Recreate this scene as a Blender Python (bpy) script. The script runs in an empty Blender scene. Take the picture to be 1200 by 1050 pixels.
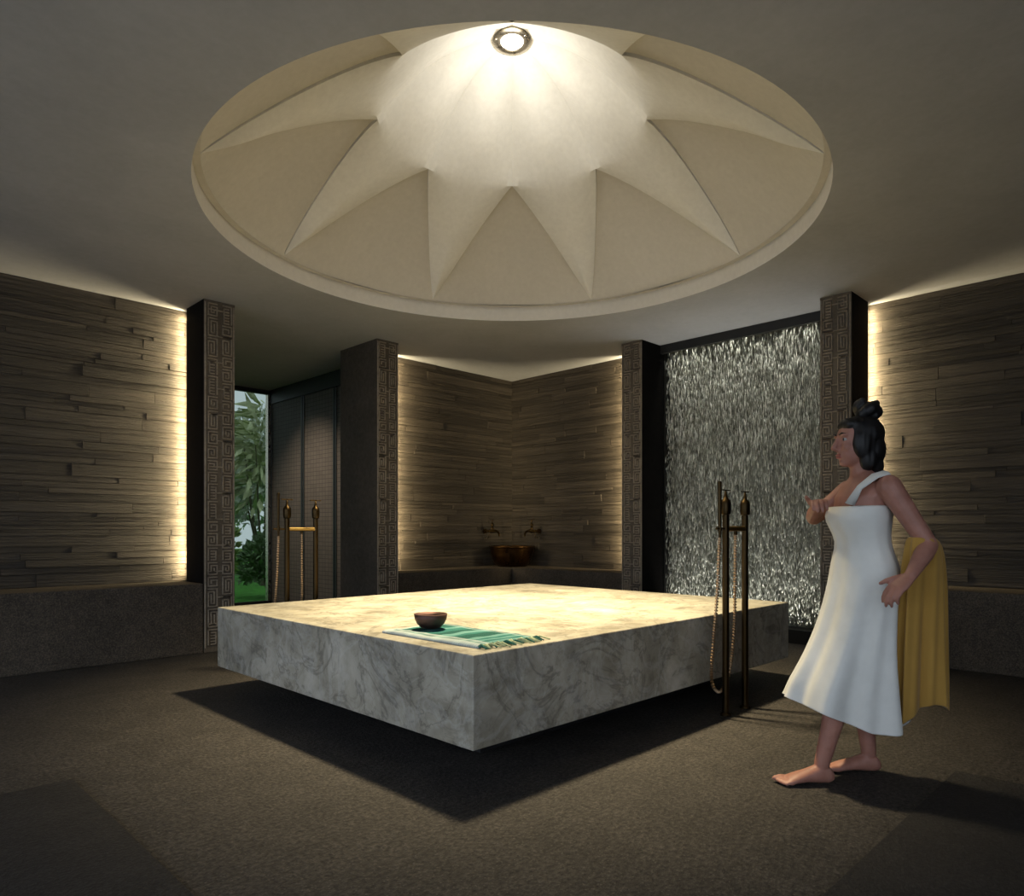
import bpy, bmesh, math, random
from math import sin, cos, pi, radians as R
from mathutils import Vector, Matrix, noise

random.seed(7)
scene = bpy.context.scene
COL = scene.collection

# ------------------------------------------------------------------ camera, world, light, exposure
# World axes follow the room: the two walls meet at X = Y = 6.95; the camera stands at the origin and
# looks along the diagonal into that corner.
CEIL = 3.19
CAM_Z = 1.10
camd = bpy.data.cameras.new('camera')
camd.sensor_width = 36.0
camd.lens = 36.0 * 820 / 1200
camd.shift_y = 97.0 / 1200
camd.clip_start = 0.05
cam = bpy.data.objects.new('camera', camd)
cam.location = (0, 0, CAM_Z)
cam.rotation_euler = (R(90), 0, R(-45))
COL.objects.link(cam)
scene.camera = cam

world = bpy.data.worlds.new('overcast_sky')
scene.world = world
world.use_nodes = True
wn = world.node_tree
bg = wn.nodes['Background']
bg.inputs['Color'].default_value = (0.78, 0.89, 1.05, 1)
bg.inputs['Strength'].default_value = 1.75

scene.view_settings.view_transform = 'Standard'
scene.view_settings.look = 'None'
scene.view_settings.exposure = 0.0
scene.view_settings.gamma = 1.0
scene.view_settings.use_curve_mapping = False
scene.cycles.max_bounces = 8
scene.cycles.diffuse_bounces = 5
scene.cycles.glossy_bounces = 4
scene.cycles.transmission_bounces = 6
scene.cycles.transparent_max_bounces = 12
scene.cycles.sample_clamp_indirect = 6.0
scene.cycles.use_denoising = True
scene.cycles.caustics_reflective = False
scene.cycles.caustics_refractive = False

DOME_C = (3.477, 3.477)
DOME_H = 1.37                                    # crown above the ceiling


def lamp(name, kind, loc, energy, color, **kw):
    d = bpy.data.lights.new(name, kind)
    d.energy = energy
    d.color = color
    for k, v in kw.items():
        if k not in ('rot',):
            setattr(d, k, v)
    o = bpy.data.objects.new(name, d)
    o.location = loc
    if 'rot' in kw:
        o.rotation_euler = kw['rot']
    COL.objects.link(o)
    return o


SPOT_W, DOME_W, LED_W, WATER_W = 3700.0, 11.5, 34.0, 5.5
# the downlight in the crown: a beam on the platform and the spill that washes the dome
lamp('downlight_beam', 'SPOT', (DOME_C[0], DOME_C[1], CEIL + DOME_H - .05), SPOT_W, (1, .82, .50),
     spot_size=R(78), spot_blend=1.0, shadow_soft_size=.2)
lamp('downlight_spill', 'POINT', (DOME_C[0], DOME_C[1], CEIL + DOME_H - .42), DOME_W, (1, .92, .76),
     shadow_soft_size=.07)

# ------------------------------------------------------------------ helpers


def mesh_obj(name, verts, faces, mat=None, parent=None, smooth=False, mats=None, fmat=None):
    me = bpy.data.meshes.new(name)
    me.from_pydata([tuple(v) for v in verts], [], [tuple(f) for f in faces])
    me.validate()
    me.update()
    for m in (mats or ([mat] if mat else [])):
        me.materials.append(m)
    if fmat:
        for p, i in zip(me.polygons, fmat):
            p.material_index = i
    if smooth:
        me.polygons.foreach_set('use_smooth', [True] * len(me.polygons))
    o = bpy.data.objects.new(name, me)
    COL.objects.link(o)
    if parent:
        o.parent = parent
    return o


class MB:
    """collects simple shapes and links them as one mesh object"""

    def __init__(s):
        s.v, s.f, s.m = [], [], []

    def add(s, vs, fs, mi=0):
        n = len(s.v)
        s.v += [Vector(v) for v in vs]
        s.f += [tuple(i + n for i in f) for f in fs]
        s.m += [mi] * len(fs)

    def box(s, a, b, mi=0, ch=0.0):
        (x0, y0, z0), (x1, y1, z1) = a, b
        if ch <= 0:
            vs = [(x0, y0, z0), (x1, y0, z0), (x1, y1, z0), (x0, y1, z0), (x0, y0, z1), (x1, y0, z1), (x1, y1, z1), (x0, y1, z1)]
            fs = [(3, 2, 1, 0), (4, 5, 6, 7), (0, 1, 5, 4), (1, 2, 6, 5), (2, 3, 7, 6), (3, 0, 4, 7)]
            s.add(vs, fs, mi)
            return
        bm = bmesh.new()
        bmesh.ops.create_cube(bm, size=1)
        for v in bm.verts:
            v.co = Vector(((x0 + x1) / 2 + v.co.x * (x1 - x0), (y0 + y1) / 2 + v.co.y * (y1 - y0), (z0 + z1) / 2 + v.co.z * (z1 - z0)))
        bmesh.ops.bevel(bm, geom=bm.edges[:], offset=ch, segments=2, affect='EDGES', profile=.5)
        bm.verts.ensure_lookup_table()
        s.add([v.co.copy() for v in bm.verts], [[v.index for v in f.verts] for f in bm.faces], mi)
        bm.free()

    def tube(s, pts, rad, n=10, mi=0, caps=True, squash=None):
        pts = [Vector(p) for p in pts]
        if not isinstance(rad, (list, tuple)):
            rad = [rad] * len(pts)
        t0 = (pts[1] - pts[0]).normalized()
        ref = Vector((0, 0, 1)) if abs(t0.z) < .9 else Vector((1, 0, 0))
        a = t0.cross(ref).normalized()
        rings = []
        for i, p in enumerate(pts):
            if i == 0:
                t = t0
            elif i == len(pts) - 1:
                t = (pts[i] - pts[i - 1]).normalized()
            else:
                t = (pts[i + 1] - pts[i - 1]).normalized()
            a = (a - t * a.dot(t)).normalized()
            b = t.cross(a)
            rings.append([p + (a * cos(2 * pi * k / n) + b * sin(2 * pi * k / n)) * rad[i] for k in range(n)])
        s.loft(rings, caps, mi)

    def loft(s, rings, caps=True, mi=0):
        n = len(rings[0])
        vs = [v for r in rings for v in r]
        fs = []
        for i in range(len(rings) - 1):
            for k in range(n):
                a, b = i * n + k, i * n + (k + 1) % n
                fs.append((a, b, b + n, a + n))
        if caps:
            fs.append(tuple(reversed(range(n))))
            fs.append(tuple(range((len(rings) - 1) * n, len(rings) * n)))
        s.add(vs, fs, mi)

    def lathe(s, prof, c=(0, 0, 0), n=24, mi=0, caps=True):
        rings = [[Vector((c[0] + r * cos(2 * pi * k / n), c[1] + r * sin(2 * pi * k / n), c[2] + z)) for k in range(n)] for r, z in prof]
        s.loft(rings, caps, mi)

    def ell(s, c, r, n=16, m=10, rot=None, mi=0):
        c = Vector(c)
        vs, fs = [], []
        M = rot or Matrix.Identity(3)
        vs.append(c + M @ Vector((0, 0, -r[2])))
        for i in range(1, m):
            t = -pi / 2 + pi * i / m
            for k in range(n):
                vs.append(c + M @ Vector((r[0] * cos(t) * cos(2 * pi * k / n), r[1] * cos(t) * sin(2 * pi * k / n), r[2] * sin(t))))
        vs.append(c + M @ Vector((0, 0, r[2])))
        for k in range(n):
            fs.append((0, 1 + (k + 1) % n, 1 + k))
        for i in range(m - 2):
            for k in range(n):
                a, b = 1 + i * n + k, 1 + i * n + (k + 1) % n
                fs.append((a, b, b + n, a + n))
        last = len(vs) - 1
        for k in range(n):
            fs.append((last, last - n + k, last - n + (k + 1) % n))
        s.add(vs, fs, mi)

    def limb(s, pts, rad, n=14):
        """tube with round ends, for bodies that are welded afterwards"""
        s.tube(pts, rad, n)
        s.ell(pts[0], (rad[0],) * 3, 12, 8)
        s.ell(pts[-1], (rad[-1],) * 3, 12, 8)

    def build(s, name, mat=None, parent=None, smooth=False, mats=None):
        return mesh_obj(name, s.v, s.f, mat, parent, smooth, mats, s.m if mats else None)


def empty(name, loc=(0, 0, 0), rz=0.0):
    o = bpy.data.objects.new(name, None)
    o.empty_display_size = .1
    o.location = loc
    o.rotation_euler = (0, 0, rz)
    COL.objects.link(o)
    return o


def tag(o, label, cat, group=None):
    o['label'] = label
    o['category'] = cat
    if group:
        o['group'] = group
    return o


def struct(o, label=None):
    o['kind'] = 'structure'
    if label:
        o['label'] = label
    return o


def autosmooth(o, ang=40):
    me = o.data
    me.polygons.foreach_set('use_smooth', [True] * len(me.polygons))
    try:
        me.set_sharp_from_angle(angle=R(ang))
    except Exception:
        pass
    return o


# ------------------------------------------------------------------ materials


class NT:
    def __init__(s, name):
        s.m = bpy.data.materials.new(name)
        s.m.use_nodes = True
        s.t = s.m.node_tree
        s.p = s.t.nodes['Principled BSDF']

    def n(s, typ, **kw):
        nd = s.t.nodes.new(typ)
        for k, v in kw.items():
            if k.startswith('i_'):
                nd.inputs[k[2:].replace('_', ' ')].default_value = v
            else:
                setattr(nd, k, v)
        return nd

    def l(s, a, b):
        s.t.links.new(a, b)

    def coords(s, scale=(1, 1, 1), rand=False):
        tc = s.n('ShaderNodeTexCoord')
        mp = s.n('ShaderNodeMapping')
        mp.inputs['Scale'].default_value = scale
        s.l(tc.outputs['Object'], mp.inputs['Vector'])
        if rand:
            oi = s.n('ShaderNodeObjectInfo')
            mul = s.n('ShaderNodeMath', operation='MULTIPLY')
            mul.inputs[1].default_value = 97.0
            s.l(oi.outputs['Random'], mul.inputs[0])
            s.l(mul.outputs[0], mp.inputs['Location'])
        return mp.outputs['Vector']

    def noise(s, vec, scale=5, detail=4, rough=.55, dist=0):
        nd = s.n('ShaderNodeTexNoise')
        nd.inputs['Scale'].default_value = scale
        nd.inputs['Detail'].default_value = detail
        nd.inputs['Roughness'].default_value = rough
        nd.inputs['Distortion'].default_value = dist
        s.l(vec, nd.inputs['Vector'])
        return nd.outputs['Fac']

    def ramp(s, fac, stops, interp='LINEAR'):
        nd = s.n('ShaderNodeValToRGB')
        nd.color_ramp.interpolation = interp
        e = nd.color_ramp.elements
        while len(e) < len(stops):
            e.new(.5)
        for el, (p, c) in zip(e, stops):
            el.position = p
            el.color = (c, c, c, 1) if not hasattr(c, '__len__') else (*c, 1)
        s.l(fac, nd.inputs['Fac'])
        return nd.outputs['Color']

    def mix(s, a, b, fac, blend='MIX'):
        nd = s.n('ShaderNodeMix', data_type='RGBA', blend_type=blend)
        for sock, v in ((nd.inputs['Factor'], fac), (nd.inputs['A'], a), (nd.inputs['B'], b)):
            if isinstance(v, bpy.types.NodeSocket):
                s.l(v, sock)
            else:
                sock.default_value = v if not hasattr(v, '__len__') else (*v, 1)
        return nd.outputs['Result']

    def math(s, op, a, b):
        nd = s.n('ShaderNodeMath', operation=op)
        for i, v in enumerate((a, b)):
            if isinstance(v, bpy.types.NodeSocket):
                s.l(v, nd.inputs[i])
            else:
                nd.inputs[i].default_value = v
        return nd.outputs[0]

    def bump(s, h, strength=.5, dist=.01):
        nd = s.n('ShaderNodeBump')
        nd.inputs['Strength'].default_value = strength
        nd.inputs['Distance'].default_value = dist
        s.l(h, nd.inputs['Height'])
        s.l(nd.outputs['Normal'], s.p.inputs['Normal'])

    def set(s, color=None, rough=.6, metal=0, spec=None, **kw):
        if color is not None:
            if isinstance(color, bpy.types.NodeSocket):
                s.l(color, s.p.inputs['Base Color'])
            else:
                s.p.inputs['Base Color'].default_value = (*color, 1)
        s.p.inputs['Roughness'].default_value = rough
        s.p.inputs['Metallic'].default_value = metal
        if spec is not None:
            s.p.inputs['Specular IOR Level'].default_value = spec
        for k, v in kw.items():
            s.p.inputs[k].default_value = v
        return s.m


def m_plain(name, col, rough=.6, metal=0, spec=None, var=.12, scale=30, bump=.1):
    t = NT(name)
    f = t.noise(t.coords(), scale, 4)
    c = t.ramp(f, [(.3, tuple(x * (1 - var) for x in col)), (.7, tuple(min(1, x * (1 + var)) for x in col))])
    if bump:
        t.bump(f, bump, .004)
    return t.set(c, rough, metal, spec)


def m_plaster(name, col, var=.10):
    t = NT(name)
    v = t.coords()
    big = t.noise(v, 1.3, 6, .6, .4)
    fine = t.noise(v, 24, 5, .6)
    c = t.ramp(big, [(.25, tuple(x * (1 - var) for x in col)), (.75, tuple(x * (1 + var) for x in col))])
    c = t.mix(c, t.ramp(fine, [(.3, .86), (.7, 1.0)]), .55, 'MULTIPLY')
    t.bump(t.math('ADD', fine, big), .12, .01)
    return t.set(c, .85, 0, .2)


def m_granular(name, col, var=.5, scale=85, bump=.55, rough=.75, spec=.3, fleck=.5):
    t = NT(name)
    v = t.coords()
    a = t.noise(v, scale, 3, .7)
    b = t.noise(v, 2.2, 6, .65, .5)
    c = t.ramp(a, [(.28, tuple(x * (1 - var) for x in col)), (.5, col), (.72, tuple(x * (1 + var * 1.3) for x in col))])
    mid = t.noise(v, scale * .16, 5, .7, .3)
    c = t.mix(c, t.ramp(b, [(.25, .62), (.75, 1.25)]), .8, 'MULTIPLY')
    c = t.mix(c, t.ramp(mid, [(.3, .68), (.7, 1.28)]), .8, 'MULTIPLY')
    vo = t.n('ShaderNodeTexVoronoi')
    vo.inputs['Scale'].default_value = scale * 1.1
    t.l(v, vo.inputs['Vector'])
    fl = t.ramp(vo.outputs['Distance'], [(.12, 1.0), (.25, 0.0)])
    c = t.mix(c, tuple(min(1, x * 2.6 + .01) for x in col), t.math('MULTIPLY', fl, fleck))
    t.bump(t.math('ADD', a, t.math('MULTIPLY', b, .6)), bump, .012)
    return t.set(c, rough, 0, spec)


def m_plank(name, col):
    t = NT(name)
    v = t.coords((.9, 34, 34), True)
    v2 = t.coords((7, 55, 55), True)
    g = t.noise(v, 1.6, 6, .62, .9)
    k = t.noise(v2, 1.2, 4, .6, .3)
    oi = t.n('ShaderNodeObjectInfo')
    c = t.ramp(g, [(.25, tuple(x * .45 for x in col)), (.5, col), (.78, tuple(x * 1.9 for x in col))])
    c = t.mix(c, t.ramp(oi.outputs['Random'], [(0, .66), (1, 1.36)]), .95, 'MULTIPLY')
    t.bump(t.math('ADD', g, t.math('MULTIPLY', k, .7)), 1.0, .016)
    return t.set(c, .62, 0, .35)


def m_marble(name):
    t = NT(name)
    v = t.coords()
    cloud = t.noise(v, 1.5, 8, .62, .9)
    cloud2 = t.noise(v, 5.0, 6, .65, .6)
    base = t.ramp(cloud, [(.28, (.23, .215, .18)), (.5, (.43, .40, .33)), (.72, (.60, .56, .475))])
    base = t.mix(base, t.ramp(cloud2, [(.3, (.50, .47, .40)), (.65, (1.0, 1.0, 1.0))]), .75, 'MULTIPLY')

    def vein(scale, lo, hi, dist):
        n1 = t.noise(v, scale, 6, .6, dist)
        d = t.math('ABSOLUTE', t.math('SUBTRACT', n1, .5), 0)
        return t.ramp(d, [(lo, 1.0), (hi, 0.0)])
    base = t.mix(base, (.075, .07, .055), t.math('MULTIPLY', vein(1.9, .002, .030, 1.6), .5))
    base = t.mix(base, (.10, .09, .07), t.math('MULTIPLY', vein(4.6, .001, .024, 1.1), .28))
    base = t.mix(base, (.66, .66, .64), t.math('MULTIPLY', vein(3.1, .001, .05, 1.3), .16))
    return t.set(base, .5, 0, .3)


def m_metal(name, col, rough=.3, var=.25):
    t = NT(name)
    f = t.noise(t.coords(), 14, 5)
    c = t.ramp(f, [(.3, tuple(x * (1 - var) for x in col)), (.7, col)])
    r = t.ramp(f, [(.3, rough * .8), (.7, rough * 1.3)])
    t.l(r, t.p.inputs['Roughness'])
    m = t.set(c, rough, 1.0)
    return m


def m_emit(name, col, st):
    t = NT(name)
    t.p.inputs['Emission Color'].default_value = (*col, 1)
    t.p.inputs['Emission Strength'].default_value = st
    return t.set((.8, .8, .8), .5)


def m_glass(name):
    m = bpy.data.materials.new(name)
    m.use_nodes = True
    t = m.node_tree
    t.nodes.remove(t.nodes['Principled BSDF'])
    out = t.nodes['Material Output']
    tr = t.nodes.new('ShaderNodeBsdfTransparent')
    tr.inputs['Color'].default_value = (.52, .55, .51, 1)  # grey tint added to dim the bright sky and garden outside
    gl = t.nodes.new('ShaderNodeBsdfGlossy')
    gl.inputs['Roughness'].default_value = .02
    fr = t.nodes.new('ShaderNodeFresnel')
    fr.inputs['IOR'].default_value = 1.35
    mx = t.nodes.new('ShaderNodeMixShader')
    t.links.new(fr.outputs[0], mx.inputs[0])
    t.links.new(tr.outputs[0], mx.inputs[1])
    t.links.new(gl.outputs[0], mx.inputs[2])
    t.links.new(mx.outputs[0], out.inputs['Surface'])
    return m


def m_skin(name):
    t = NT(name)
    f = t.noise(t.coords(), 18, 4)
    c = t.ramp(f, [(.3, (.30, .135, .095)), (.7, (.40, .19, .14))])
    t.p.inputs['Subsurface Weight'].default_value = .12
    t.p.inputs['Subsurface Radius'].default_value = (.02, .008, .005)
    return t.set(c, .5, 0, .4)


def m_cloth(name, col, var=.12, scale=260, rough=.85, sheen=.2):
    t = NT(name)
    v = t.coords()
    w = t.noise(v, scale, 2)
    b = t.noise(v, 4, 4)
    c = t.ramp(b, [(.3, tuple(x * (1 - var) for x in col)), (.7, tuple(min(1, x * (1 + var)) for x in col))])
    t.p.inputs['Sheen Weight'].default_value = sheen
    t.bump(w, .2, .002)
    return t.set(c, rough, 0, .2)


def m_towel(name):
    """woven bath cloth: bands across the length, two crossing bands near the edges; length = local x (0..1 generated)"""
    t = NT(name)
    tc = t.n('ShaderNodeTexCoord')
    sep = t.n('ShaderNodeSeparateXYZ')
    t.l(tc.outputs['Object'], sep.inputs[0])
    L = t.math('DIVIDE', sep.outputs['X'], .72)
    W = t.math('DIVIDE', sep.outputs['Y'], .40)
    dk, md, pale, wh = (.006, .060, .050), (.022, .125, .115), (.12, .26, .25), (.46, .50, .52)
    lng = t.ramp(L, [(0, wh), (.05, md), (.09, dk), (.22, md), (.26, pale), (.30, md), (.40, dk), (.48, pale), (.57, md), (.62, dk), (.74, pale), (.80, md), (.84, pale), (.88, md), (.92, pale), (.96, md)], 'CONSTANT')
    acr = t.ramp(W, [(0, (.75, .75, .75)), (.10, (.25, .25, .25)), (.16, (.62, .62, .62)), (.22, (0, 0, 0)), (.86, (.35, .35, .35)), (.92, (.1, .1, .1))], 'CONSTANT')
    c = t.mix(lng, wh, acr)
    thin = t.n('ShaderNodeTexWave')
    thin.inputs['Scale'].default_value = 22
    t.l(tc.outputs['Object'], thin.inputs['Vector'])
    c = t.mix(c, pale, t.math('MULTIPLY', t.ramp(thin.outputs['Fac'], [(.72, 0.0), (.82, 1.0)]), .35))
    t.bump(t.noise(tc.outputs['Object'], 320, 2), .4, .002)
    return t.set(c, .9, 0, .1)


def m_leaf(name, col):
    t = NT(name)
    f = t.noise(t.coords(), 3.5, 3)
    c = t.ramp(f, [(.3, tuple(x * .55 for x in col)), (.7, tuple(x * 1.3 for x in col))])
    return t.set(c, .5, 0, .4)


def m_gridpanel(name):
    t = NT(name)
    tc = t.n('ShaderNodeTexCoord')
    sep = t.n('ShaderNodeSeparateXYZ')
    t.l(tc.outputs['Object'], sep.inputs[0])
    cb = t.n('ShaderNodeCombineXYZ')
    t.l(sep.outputs['Y'], cb.inputs['X'])
    t.l(sep.outputs['Z'], cb.inputs['Y'])
    br = t.n('ShaderNodeTexBrick')
    br.offset = 0
    for k, v in (('Scale', 1.0), ('Mortar Size', .003), ('Brick Width', .078), ('Row Height', .056), ('Mortar Smooth', .2), ('Bias', 0)):
        br.inputs[k].default_value = v
    br.inputs['Color1'].default_value = (.125, .105, .088, 1)
    br.inputs['Color2'].default_value = (.145, .122, .103, 1)
    br.inputs['Mortar'].default_value = (.05, .042, .036, 1)
    t.l(cb.outputs[0], br.inputs['Vector'])
    t.bump(br.outputs['Fac'], -.4, .004)
    return t.set(br.outputs['Color'], .6, 0, .2)


M = dict(
    ceiling=m_plaster('grey_plaster', (.45, .465, .50)),
    dome=m_plaster('cream_plaster', (.80, .80, .795), .05),
    lunette=m_plaster('taupe_plaster', (.62, .60, .565), .05),
    floor=m_granular('rough_floor_stone', (.036, .0315, .0275), .85, 52, .8, .75, .3, .6),
    mat=m_granular('dark_floor_grain', (.0165, .015, .0145), .6, 70, .8),  # darker granular tone for the floor rectangles
    bench=m_granular('bench_stone', (.066, .053, .039), .6, 80, .6, .7, .3, .9),
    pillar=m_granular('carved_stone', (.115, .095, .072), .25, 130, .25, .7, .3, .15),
    fret=m_granular('lit_fret_stone', (.31, .26, .20), .25, 130, .25, .65, .3, .15),  # lighter than the shaft: light on the relief is put into the colour
    pilside=m_granular('shaded_side_stone', (.007, .0065, .006), .3, 130, .2, .9, .05, .0),  # near-black: the shade on the pillar sides is put into the colour
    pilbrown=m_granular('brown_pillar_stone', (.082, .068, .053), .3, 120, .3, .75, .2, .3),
    plank=m_plank('split_stone_strip', (.042, .0345, .027)),
    wallbase=m_plain('joint_mortar', (.030, .026, .020)),
    marble=m_marble('grey_veined_marble'),
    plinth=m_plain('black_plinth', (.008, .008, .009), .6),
    black=m_plain('black_frame', (.010, .010, .009), .5),
    bronze=m_metal('aged_bronze', (.055, .036, .016), .36),
    brass=m_metal('warm_brass', (.38, .255, .09), .3),
    hose=m_metal('ribbed_hose_metal', (.50, .34, .20), .35),
    copper=m_metal('hammered_copper', (.15, .088, .078), .58),
    basin=m_metal('dark_bronze_basin', (.10, .052, .020), .30),
    nickel=m_metal('brushed_nickel', (.72, .66, .56), .28),
    glow=m_emit('lamp_lens', (1, .97, .9), 14),
    led=m_emit('led_lens', (1, .84, .5), 9),
    glass=m_glass('dimming_glass'),
    grid=m_gridpanel('gridded_door_panel'),
    wetstone=m_granular('wet_dark_stone', (.17, .175, .14), .6, 30, .6, .35, .6, .2),
    water=m_plain('falling_water', (.60, .61, .54), .25, 0, .6, .35, 12, 0),
    water2=m_plain('thin_falling_water', (.30, .31, .26), .25, 0, .6, .35, 12, 0),
    skin=m_skin('skin'),
    hair=m_plain('black_hair', (.006, .005, .005), .5, 0, .4, .3, 60),
    white=m_cloth('white_cotton', (.74, .73, .68)),
    gold=m_cloth('gold_cloth', (.38, .215, .045)),
    lawn=m_plain('mown_lawn', (.09, .30, .045), .9, 0, .1, .5, 12),
    bounce=m_plain('sky_bounce_paving', (.55, .54, .52), .8),
    soil=m_plain('soil', (.05, .04, .03), .9),
    towel=m_towel('green_plaid_weave'),
    tassel=m_cloth('pale_tassel_yarn', (.40, .46, .27)),
    tassel2=m_cloth('green_tassel_yarn', (.02, .12, .09)),
    leaf1=m_leaf('dark_leaf', (.20, .30, .14)),
    leaf2=m_leaf('fresh_leaf', (.42, .52, .20)),
    leaf3=m_leaf('grey_leaf', (.52, .57, .46)),
    leaf4=m_leaf('pale_frond', (.42, .46, .25)),
    stem=m_plain('plant_stem', (.10, .085, .05), .8),
    eyew=m_plain('eye_white', (.42, .40, .38), .4),
    dark=m_plain('dark_iris', (.02, .012, .008), .3),
    lip=m_plain('lips', (.34, .09, .08), .45),
)

# ------------------------------------------------------------------ room shell
WX = 6.95                                        # both corner walls: Y = WX (left), X = WX (right)

b = MB(); b.box((-3.2, -2.2, -.12), (7.25, 10.05, 0))
floor = struct(b.build('floor', M['floor']))

# ceiling with the round opening
bm = bmesh.new()
N = 128
inner = [bm.verts.new((DOME_C[0] + 2.05 * cos(2 * pi * k / N), DOME_C[1] + 2.05 * sin(2 * pi * k / N), CEIL)) for k in range(N)]
outer = [bm.verts.new((x, y, CEIL)) for x, y in ((-3.2, -2.2), (7.25, -2.2), (7.25, 10.05), (-3.2, 10.05))]
edges = [bm.edges.new((l[i], l[(i + 1) % len(l)])) for l in (inner, outer) for i in range(len(l))]
bmesh.ops.triangle_fill(bm, use_beauty=True, edges=edges)
for f in list(bm.faces):
    c = f.calc_center_median()
    if (c.x - DOME_C[0]) ** 2 + (c.y - DOME_C[1]) ** 2 < 2.0 ** 2:
        bm.faces.remove(f)
    elif f.normal.z > 0:
        f.normal_flip()
me = bpy.data.meshes.new('ceiling'); bm.to_mesh(me); bm.free()
me.materials.append(M['ceiling'])
ceiling = bpy.data.objects.new('ceiling', me); COL.objects.link(ceiling); struct(ceiling)


# --- dome: lip, eight vault ribs, eight lunettes
def interp(tab, x):
    for (x0, y0), (x1, y1) in zip(tab, tab[1:]):
        if x <= x1:
            k = (x - x0) / (x1 - x0)
            return y0 + (y1 - y0) * k
    return tab[-1][1]


def smooth_tab(tab):
    """monotone-ish cubic through the table"""
    xs = [p[0] for p in tab]; ys = [p[1] for p in tab]
    n = len(xs)
    d = [(ys[i + 1] - ys[i]) / (xs[i + 1] - xs[i]) for i in range(n - 1)]
    m = [d[0]] + [(d[i - 1] + d[i]) / 2 for i in range(1, n - 1)] + [d[-1]]
    m[0] = 0.0 if xs[0] == 0 else m[0]

    def f(x):
        x = min(max(x, xs[0]), xs[-1])
        for i in range(n - 1):
            if x <= xs[i + 1]:
                h = xs[i + 1] - xs[i]; t = (x - xs[i]) / h
                return ((2 * t ** 3 - 3 * t * t + 1) * ys[i] + (t ** 3 - 2 * t * t + t) * h * m[i] + (-2 * t ** 3 + 3 * t * t) * ys[i + 1] + (t ** 3 - t * t) * h * m[i + 1])
    return f


RA, RB = .943, 2.0
seam_h = smooth_tab([(0, 1.37), (.3, 1.32), (.54, 1.205), (.75, 1.03), (.87, .895), (.943, .797)])
axis_h = smooth_tab([(0, 1.37), (.3, 1.29), (.54, 1.13), (.75, .95), (.943, .785), (1.2, .622), (1.5, .440), (1.75, .270), (2.0, .148)])
LIP = .137
HALF = pi / 8


def edge_ang(r):
    t = min(1, max(0, (r - RA) / (RB - RA)))
    return HALF * (.404 * (1 - t) ** 3.47 + .596 * (1 - t))


def edge_h(r):
    t = min(1, max(0, (r - RA) / (RB - RA)))
    return .797 - (.797 - LIP - .012) * t ** 1.21


def dome_rib():
    b = MB(); NA = 24
    rs = [RA * i / 22 for i in range(1, 22)] + [RA + (RB - RA) * (i / 26) for i in range(27)]
    rows = []
    for r in rs:
        row = []
        if r <= RA:
            he, wa, p = seam_h(r), HALF, 1.9
        else:
            t = (r - RA) / (RB - RA)
            he, wa, p = edge_h(r), max(edge_ang(r), .0006), 1.9 - .75 * t
        for k in range(NA + 1):
            u = -1 + 2 * k / NA
            a = u * wa
            h = axis_h(r) + (he - axis_h(r)) * abs(u) ** p
            row.append(Vector((r * cos(a), r * sin(a), h)))
        rows.append(row)
    vs = [Vector((0, 0, DOME_H))] + [v for r in rows for v in r]
    fs = []
    W = NA + 1
    for k in range(NA):
        fs.append((0, 1 + k + 1, 1 + k))
    for i in range(len(rows) - 1):
        for k in range(NA):
            a = 1 + i * W + k
            fs.append((a, a + 1, a + 1 + W, a + W))
    # reveal behind the two arched edges
    base = len(vs)
    for side in (0, NA):
        idx = [1 + i * W + side for i in range(21, len(rows))]
        nb = len(vs)
        for j in idx:
            vs.append(vs[j] + Vector((.01, 0, .03)))
        for q in range(len(idx) - 1):
            f = (idx[q], idx[q + 1], nb + q + 1, nb + q)
            fs.append(f if side else f[::-1])
    return vs, fs


def dome_lunette():
    NU, NV = 36, 14
    vs, fs = [], []
    for j in range(NV + 1):
        v = j / NV
        for i in range(NU + 1):
            u = -1 + 2 * i / NU
            ang = u * HALF
            r1, hi = RA, RB                       # the edge radius at this angle
            for _ in range(40):
                m = (r1 + hi) / 2
                if edge_ang(m) > HALF * (1 - abs(u)):
                    r1 = m
                else:
                    hi = m
            h1 = edge_h(r1) + .012
            r0, h0 = 2.012, LIP - .002
            bul = sin(pi * v) * (1 - abs(u)) * .10 + .012 * (1 - abs(u))
            r = r0 + (r1 - r0) * v
            h = h0 + (h1 - h0) * v + bul
            # the arch edge overlaps behind the rib edge a little
            vs.append(Vector((r * cos(ang), r * sin(ang), h)))
    W = NU + 1
    for j in range(NV):
        for i in range(NU):
            a = j * W + i
            fs.append((a, a + 1, a + 1 + W, a + W))
    return vs, fs


dome = empty('dome', (DOME_C[0], DOME_C[1], CEIL))
tag(dome, 'cream plaster ceiling dome with a star of eight pointed vaults', 'dome')
rib_v, rib_f = dome_rib()
lun_v, lun_f = dome_lunette()
ribm = lunm = None
for k in range(8):
    # the camera looks along +45 degrees: a lunette faces it on the far side
    a_l = pi / 4 + k * pi / 4
    a_r = a_l + HALF
    if ribm is None:
        ro = mesh_obj('vault_rib', rib_v, rib_f, M['dome'], dome)
        autosmooth(ro, 30); ribm = ro.data
        lo = mesh_obj('lunette', lun_v, lun_f, M['lunette'], dome, smooth=True); lunm = lo.data
    else:
        ro = bpy.data.objects.new('vault_rib', ribm); COL.objects.link(ro); ro.parent = dome
        lo = bpy.data.objects.new('lunette', lunm); COL.objects.link(lo); lo.parent = dome
    ro.rotation_euler.z = a_r
    lo.rotation_euler.z = a_l
b = MB()
NL = 128
prof = [(2.05, 0), (2.05, LIP), (2.002, LIP)]
b.lathe(prof, n=NL, caps=False)
o = b.build('dome_lip', M['lunette'], dome); autosmooth(o, 30)
# lid above, keeps daylight out of the shell
b = MB(); b.lathe([(2.2, .01), (2.2, 1.5), (.001, 1.6)], n=48, caps=False)
b.build('outer_shell', M['ceiling'], dome)

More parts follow.
